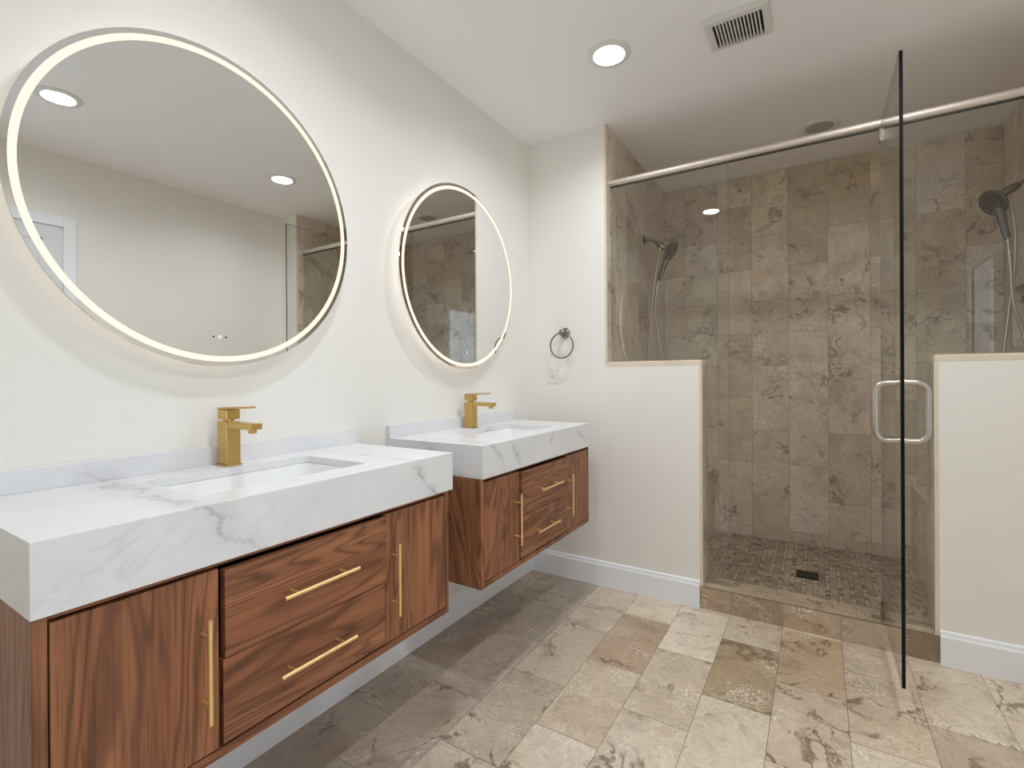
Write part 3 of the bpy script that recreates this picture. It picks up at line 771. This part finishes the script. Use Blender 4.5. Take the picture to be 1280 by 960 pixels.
def vent(x0, x1, y0, y1):
    t = thing('ceiling_vent', 'white slotted exhaust vent grille on the ceiling', 'vent', ((x0 + x1) / 2, (y0 + y1) / 2, H))
    a0, a1, b0, b1 = x0 + 0.030, x1 - 0.028, y0 + 0.032, y1 - 0.022
    mb = MB(); d1, d2 = 0.004, 0.020
    o = [(x0, y0), (x1, y0), (x1, y1), (x0, y1)]; i_ = [(a0, b0), (a1, b0), (a1, b1), (a0, b1)]
    m1 = [(x0 + 0.010, y0 + 0.010), (x1 - 0.010, y0 + 0.010), (x1 - 0.010, y1 - 0.010), (x0 + 0.010, y1 - 0.010)]
    vs = [(*p, H) for p in o] + [(*p, H - d1) for p in o] + [(*p, H - d2) for p in m1] + [(*p, H - d2) for p in i_] + [(*p, H - 0.003) for p in i_]
    fs = [(k * 4 + j, k * 4 + (j + 1) % 4, (k + 1) * 4 + (j + 1) % 4, (k + 1) * 4 + j) for k in range(4) for j in range(4)]
    mb.poly(vs, fs); mb.build('frame', M['vent'], t, bevel=0.001)
    mb = MB(); mb.box((a0 - 0.002, b0 - 0.002, H - 0.003), (a1 + 0.002, b1 + 0.002, H - 0.001)); mb.build('duct', M['black'], t)
    mb = MB(); n = 13; p = (a1 - a0) / 14
    for k in range(1, 14):
        x = a0 + k * p; mb.box((x - p * 0.20, b0, H - d2), (x + p * 0.20, b1, H - 0.004))
    mb.build('slats', M['vent'], t)
vent(1.052, 1.278, 1.937, 2.137)

# ------------------------------------------------------------------ towel ring and outlet
tr = thing('towel_ring', 'brushed nickel towel ring on the white end wall above the outlet', 'towel ring', (0.226, YF, 1.348))
cx, cz = 0.230, 1.350
mb = MB(); mb.lathe([(0.029, 0), (0.029, 0.005), (0.022, 0.010), (0.013, 0.013), (0.012, 0.040), (0.016, 0.043), (0.016, 0.052), (0.010, 0.058), (0, 0.059)], (cx, YF, cz), (0, -1, 0), 32)
mb.build('rosette', M['nickel_dark'], tr, smooth=True)
ctr = Vector((cx, YF - 0.048, cz - 0.071))
mb = MB(); mb.tube([ctr + Vector((0.068 * math.sin(a), 0.0, 0.068 * math.cos(a))) for a in [2 * math.pi * k / 64 for k in range(65)]], 0.0042, 12, caps=False)
mb.build('ring', M['nickel_dark'], tr, smooth=True)

ox, oz = 0.151, 1.126
ot = thing('power_outlet', 'white double power outlet below the towel ring', 'outlet', (ox, YF, oz))
mb = MB(); mb.box((ox - 0.034, YF - 0.005, oz - 0.052), (ox + 0.034, YF, oz + 0.052)); mb.build('cover_plate', M['plastic'], ot, bevel=0.002)
mb = MB(); mb.box((ox - 0.0165, YF - 0.007, oz - 0.033), (ox + 0.0165, YF - 0.005, oz + 0.033)); rc = mb.build('receptacle', M['plastic'], ot, bevel=0.0008)
mb = MB()
for dz in (-0.018, 0.014):
    for dx, hh in ((-0.0065, 0.004), (0.0065, 0.0033)):
        mb.box((ox + dx - 0.001, YF - 0.0073, oz + dz + 0.004 - hh), (ox + dx + 0.001, YF - 0.0068, oz + dz + 0.004 + hh))
    mb.lathe([(0, 0.0003), (0.0024, 0.0003)], (ox, YF - 0.007, oz + dz - 0.007), (0, -1, 0), 10)
sub(mb.build('slots', M['black'], recalc=False), rc)

# ------------------------------------------------------------------ shower glass
GT = 0.010
def pane(name, outline, t, y0=YG - GT / 2, y1=YG + GT / 2, edges=None):
    """outline in x-z, extruded through the glass thickness: faces clear, edges dark"""
    mb = MB(); k = len(outline)
    a = [(x, y0, z) for x, z in outline]; b = [(x, y1, z) for x, z in outline]
    mb.poly(a, [tuple(range(k))], 0); mb.poly(b, [tuple(reversed(range(k)))], 0)
    for i in range(k):
        j = (i + 1) % k
        if edges is None or i in edges: mb.face([a[i], b[i], b[j], a[j]], 1)
    return mb.build(name, [M['glass'], M['edge_soft']], t, recalc=False)
ZH = 2.122
LP = 1.056
t = thing('glass_panel', 'fixed clear glass panel over the half wall by the towel ring', 'glass panel', (0.76, YG, ZP), 'fixed shower glass panels')
zc = ZP + CT + 0.007
pane('glass', [(XS0 + 0.002, zc), (XP0 + 0.016, zc), (XP0 + 0.016, 0.108), (LP, 0.108), (LP, ZH), (XS0 + 0.002, ZH)], t, edges=(3,))
mb = MB(); mb.box((XP0 + 0.015, YG - 0.008, 0.1055), (LP - 0.002, YG + 0.008, 0.116)); mb.build('channel', M['nickel'], t, bevel=0.001)
RP = 1.640
t = thing('glass_panel', 'fixed clear glass panel over the half wall behind the open door', 'glass panel', (1.95, YG, ZP), 'fixed shower glass panels')
pane('glass', [(RP + 0.014, 0.108), (XP1 - 0.016, 0.108), (XP1 - 0.016, zc), (XS1 - 0.002, zc), (XS1 - 0.002, ZH), (RP + 0.014, ZH)], t, edges=(5,))
mb = MB(); mb.box((RP + 0.016, YG - 0.008, 0.1055), (XP1 - 0.017, YG + 0.008, 0.116)); mb.build('channel', M['nickel'], t, bevel=0.001)

t = thing('header_rail', 'satin nickel header rail spanning the top of the shower glass', 'rail', ((XS0 + XS1) / 2, YG, 2.14))
mb = MB(); mb.tube([(XS0 + 0.001, YG, 2.142), (XS1 - 0.001, YG, 2.142)], 0.0185, 20); mb.build('tube', M['rail'], t, smooth=True)
mb = MB(); mb.box((XS0 + 0.002, YG - 0.007, 2.1195), (XS1 - 0.002, YG + 0.007, 2.126)); mb.build('channel', M['rail_gap'], t)
for x in (XS0 + 0.001, XS1 - 0.009):
    mb = MB(); mb.tube([(x, YG, 2.142), (x + 0.008, YG, 2.142)], 0.021, 20); mb.build('end_cap', M['rail'], t, smooth=True)

# door, swung open towards the camera about its hinge edge
XD = 1.640; YD0, YD1 = 1.957, YG - 0.002
ZD0, ZD1 = 0.121, 2.128
t = thing('shower_door', 'frameless clear glass shower door standing open', 'shower door', (XD, YD1, ZD0))
mb = MB(); x0, x1 = XD - 0.005, XD + 0.005
for xx, rev in ((x0, False), (x1, True)):
    q = [(xx, YD0, ZD0), (xx, YD1, ZD0), (xx, YD1, ZD1), (xx, YD0, ZD1)]; mb.face(q if not rev else q[::-1], 0)
mb.face([(x0, YD0, ZD0), (x1, YD0, ZD0), (x1, YD0, ZD1), (x0, YD0, ZD1)], 1)
mb.face([(x0, YD0, ZD1), (x1, YD0, ZD1), (x1, YD1, ZD1), (x0, YD1, ZD1)], 2)
mb.face([(x0, YD0, ZD0), (x0, YD1, ZD0), (x1, YD1, ZD0), (x1, YD0, ZD0)], 2)
mb.face([(x0, YD1, ZD0), (x0, YD1, ZD1), (x1, YD1, ZD1), (x1, YD1, ZD0)], 2)
mb.build('glass', [M['glass'], M['glass_edge'], M['edge_soft']], t, recalc=False)
for sx in (-1, 1):      # back-to-back D pulls
    mb = MB(); yh = 1.985; xo = XD + sx * 0.066; xi = XD + sx * 0.005; za, zb, rr = 0.898, 1.084, 0.030
    pts = [(xi, yh, za)]
    for k in range(9):
        a = math.pi / 2 * k / 8; pts.append((xo - sx * rr + sx * rr * math.sin(a), yh, za + rr - rr * math.cos(a)))
    for k in range(9):
        a = math.pi / 2 * k / 8; pts.append((xo - sx * rr + sx * rr * math.cos(a), yh, zb - rr + rr * math.sin(a)))
    pts.append((xi, yh, zb))
    mb.tube(pts, 0.0093, 16)
    for z in (za, zb): mb.tube([(xi, yh, z), (xi + sx * 0.005, yh, z)], 0.0125, 16)
    mb.build('pull_handle', M['nickel'], t, smooth=True)
mb = MB(); mb.box((XD - 0.008, YG - 0.030, 2.060), (XD + 0.008, YG + 0.004, 2.112)); mb.tube([(XD, YG - 0.004, 2.112), (XD, YG - 0.004, 2.126)], 0.006, 12)
mb.build('hinge', M['nickel'], t, bevel=0.001)
mb = MB(); mb.box((XD - 0.010, YG - 0.050, 0.112), (XD + 0.010, YG - 0.004, 0.175)); mb.tube([(XD, YG - 0.012, 0.1055), (XD, YG - 0.012, 0.114)], 0.006, 12)
mb.build('hinge', M['nickel_dark'], t, bevel=0.001)
hp = MB(); hp.box((XD - 0.042, YG - 0.030, 0.1052), (XD + 0.028, YG + 0.012, 0.1085))
tag(hp.build('pivot_plate', M['nickel'], bevel=0.001), 'flat metal pivot plate on the curb under the glass door', 'hinge plate')

# ------------------------------------------------------------------ hand showers
def smooth_path(pts, n=8):
    """Catmull-Rom through the points"""
    P = [Vector(p) for p in pts]; P = [P[0] * 2 - P[1]] + P + [P[-1] * 2 - P[-2]]
    out = []
    for i in range(1, len(P) - 2):
        for k in range(n):
            s = k / n; a, b, c, d = P[i - 1], P[i], P[i + 1], P[i + 2]
            out.append(0.5 * ((2 * b) + (c - a) * s + (2 * a - 5 * b + 4 * c - d) * s * s + (3 * b - a - 3 * c + d) * s ** 3))
    out.append(P[-2]); return out
def hand_shower(label, wall_x, s, arm, bracket, head, nrm, grip, hoses, m_body):
    """s: +1 reaches towards +x; head: centre of the spray disc; grip: end of the handle"""
    t = thing('hand_shower', label, 'shower head', (wall_x, arm[0][1], arm[0][2]), 'wall-mounted hand showers')
    mb = MB(); mb.lathe([(0.030, 0), (0.030, 0.004), (0.022, 0.010), (0.012, 0.012), (0.0, 0.012)], arm[0], (s, 0, 0), 28); mb.build('flange', m_body, t, smooth=True)
    mb = MB(); mb.tube(smooth_path(arm), 0.0095, 14); mb.build('arm', M['nickel_dark'], t, smooth=True)
    mb = MB(); a, b = Vector(bracket[0]), Vector(bracket[1]); mb.tube([a, a.lerp(b, 0.25), a.lerp(b, 0.6), b], [0.012, 0.018, 0.019, 0.014], 18); mb.build('bracket', m_body, t, smooth=True)
    n_ = Vector(nrm).normalized(); hc = Vector(head); g = Vector(grip)
    mb = MB()
    mb.lathe([(0.0, -0.028), (0.030, -0.026), (0.052, -0.016), (0.063, -0.004), (0.064, 0.003), (0.060, 0.006), (0.056, 0.004), (0.0, 0.004)], hc, n_, 40)
    hd = mb.build('spray_head', m_body, t, smooth=True)
    top = hc - n_ * 0.014 + (g - hc).normalized() * 0.035
    mb = MB(); mb.tube([top, top.lerp(g, 0.25), top.lerp(g, 0.6), top.lerp(g, 0.9), g], [0.022, 0.0185, 0.0155, 0.014, 0.012], 18); mb.build('grip', m_body, t, smooth=True)
    A = n_.orthogonal().normalized(); B = n_.cross(A)
    mb = MB()
    for rr, k in ((0.0, 1), (0.018, 6), (0.036, 12)):
        for j in range(k):
            p = hc + (A * math.cos(2 * math.pi * j / k) + B * math.sin(2 * math.pi * j / k)) * rr
            mb.lathe([(0.0036, 0.0035), (0.003, 0.0065), (0, 0.007)], p, n_, 8)
    nz = mb.build('spray_nozzles', M['black'], smooth=True); nz['kind'] = 'stuff'; sub(nz, hd)
    for hpts in hoses:
        mb = MB(); mb.tube(smooth_path(hpts, 10), 0.0072, 12); mb.build('hose', M['nickel'], t, smooth=True)
Y0 = 3.12
M['gun'] = metal('gunmetal', lin((118, 111, 104)), 0.36)
hand_shower('hand shower on the shower wall nearest the vanities, facing away from them', XS0, 1,
            [(XS0, Y0, 1.982), (0.515, Y0, 1.974), (0.556, Y0, 1.950)], [(0.548, Y0, 1.956), (0.610, Y0, 1.905)],
            (0.646, Y0, 1.888), (0.84, -0.10, -0.50), (0.566, Y0 + 0.01, 1.712),
            [[(0.566, Y0 + 0.01, 1.714), (0.550, Y0, 1.63), (0.543, Y0, 1.515), (0.562, Y0, 1.36), (0.592, Y0, 1.21), (0.60, Y0, 1.0), (0.56, Y0 - 0.01, 0.86), (0.51, Y0, 0.94), (0.50, Y0 - 0.02, 1.2), (0.535, Y0 - 0.025, 1.6), (0.562, Y0 - 0.022, 1.80), (0.580, Y0 - 0.01, 1.915)]], M['nickel_dark'])
hand_shower('large grey hand shower with two crossing hoses above the half wall behind the door', XS1, -1,
            [(XS1, Y0, 2.005), (2.225, Y0, 1.990), (2.185, Y0, 1.966)], [(2.198, Y0, 1.974), (2.128, Y0, 1.930)],
            (2.110, Y0 - 0.005, 1.902), (-0.72, -0.42, -0.50), (2.158, Y0, 1.728),
            [[(2.158, Y0, 1.730), (2.166, Y0 - 0.004, 1.60), (2.176, Y0 - 0.008, 1.43), (2.212, Y0 - 0.005, 1.262), (2.225, Y0, 1.05), (2.19, Y0, 0.90), (2.13, Y0, 0.95), (2.135, Y0, 1.10), (2.146, Y0 + 0.010, 1.21), (2.164, Y0 + 0.012, 1.393), (2.184, Y0 + 0.012, 1.611), (2.183, Y0 + 0.010, 1.80), (2.164, Y0 + 0.006, 1.915)]], M['gun'])

# daylight enters through the window: a portal guides the sampling, it adds no light of its own
pl = bpy.data.lights.new('window_portal', 'AREA'); pl.shape = 'RECTANGLE'; pl.size = WZ1 - WZ0; pl.size_y = WY1 - WY0
pl.cycles.is_portal = True
po = bpy.data.objects.new('window_portal', pl); COL.objects.link(po)
po.location = (XR + 0.03, (WY0 + WY1) / 2, (WZ0 + WZ1) / 2); po.rotation_euler = (0, math.radians(90), 0)
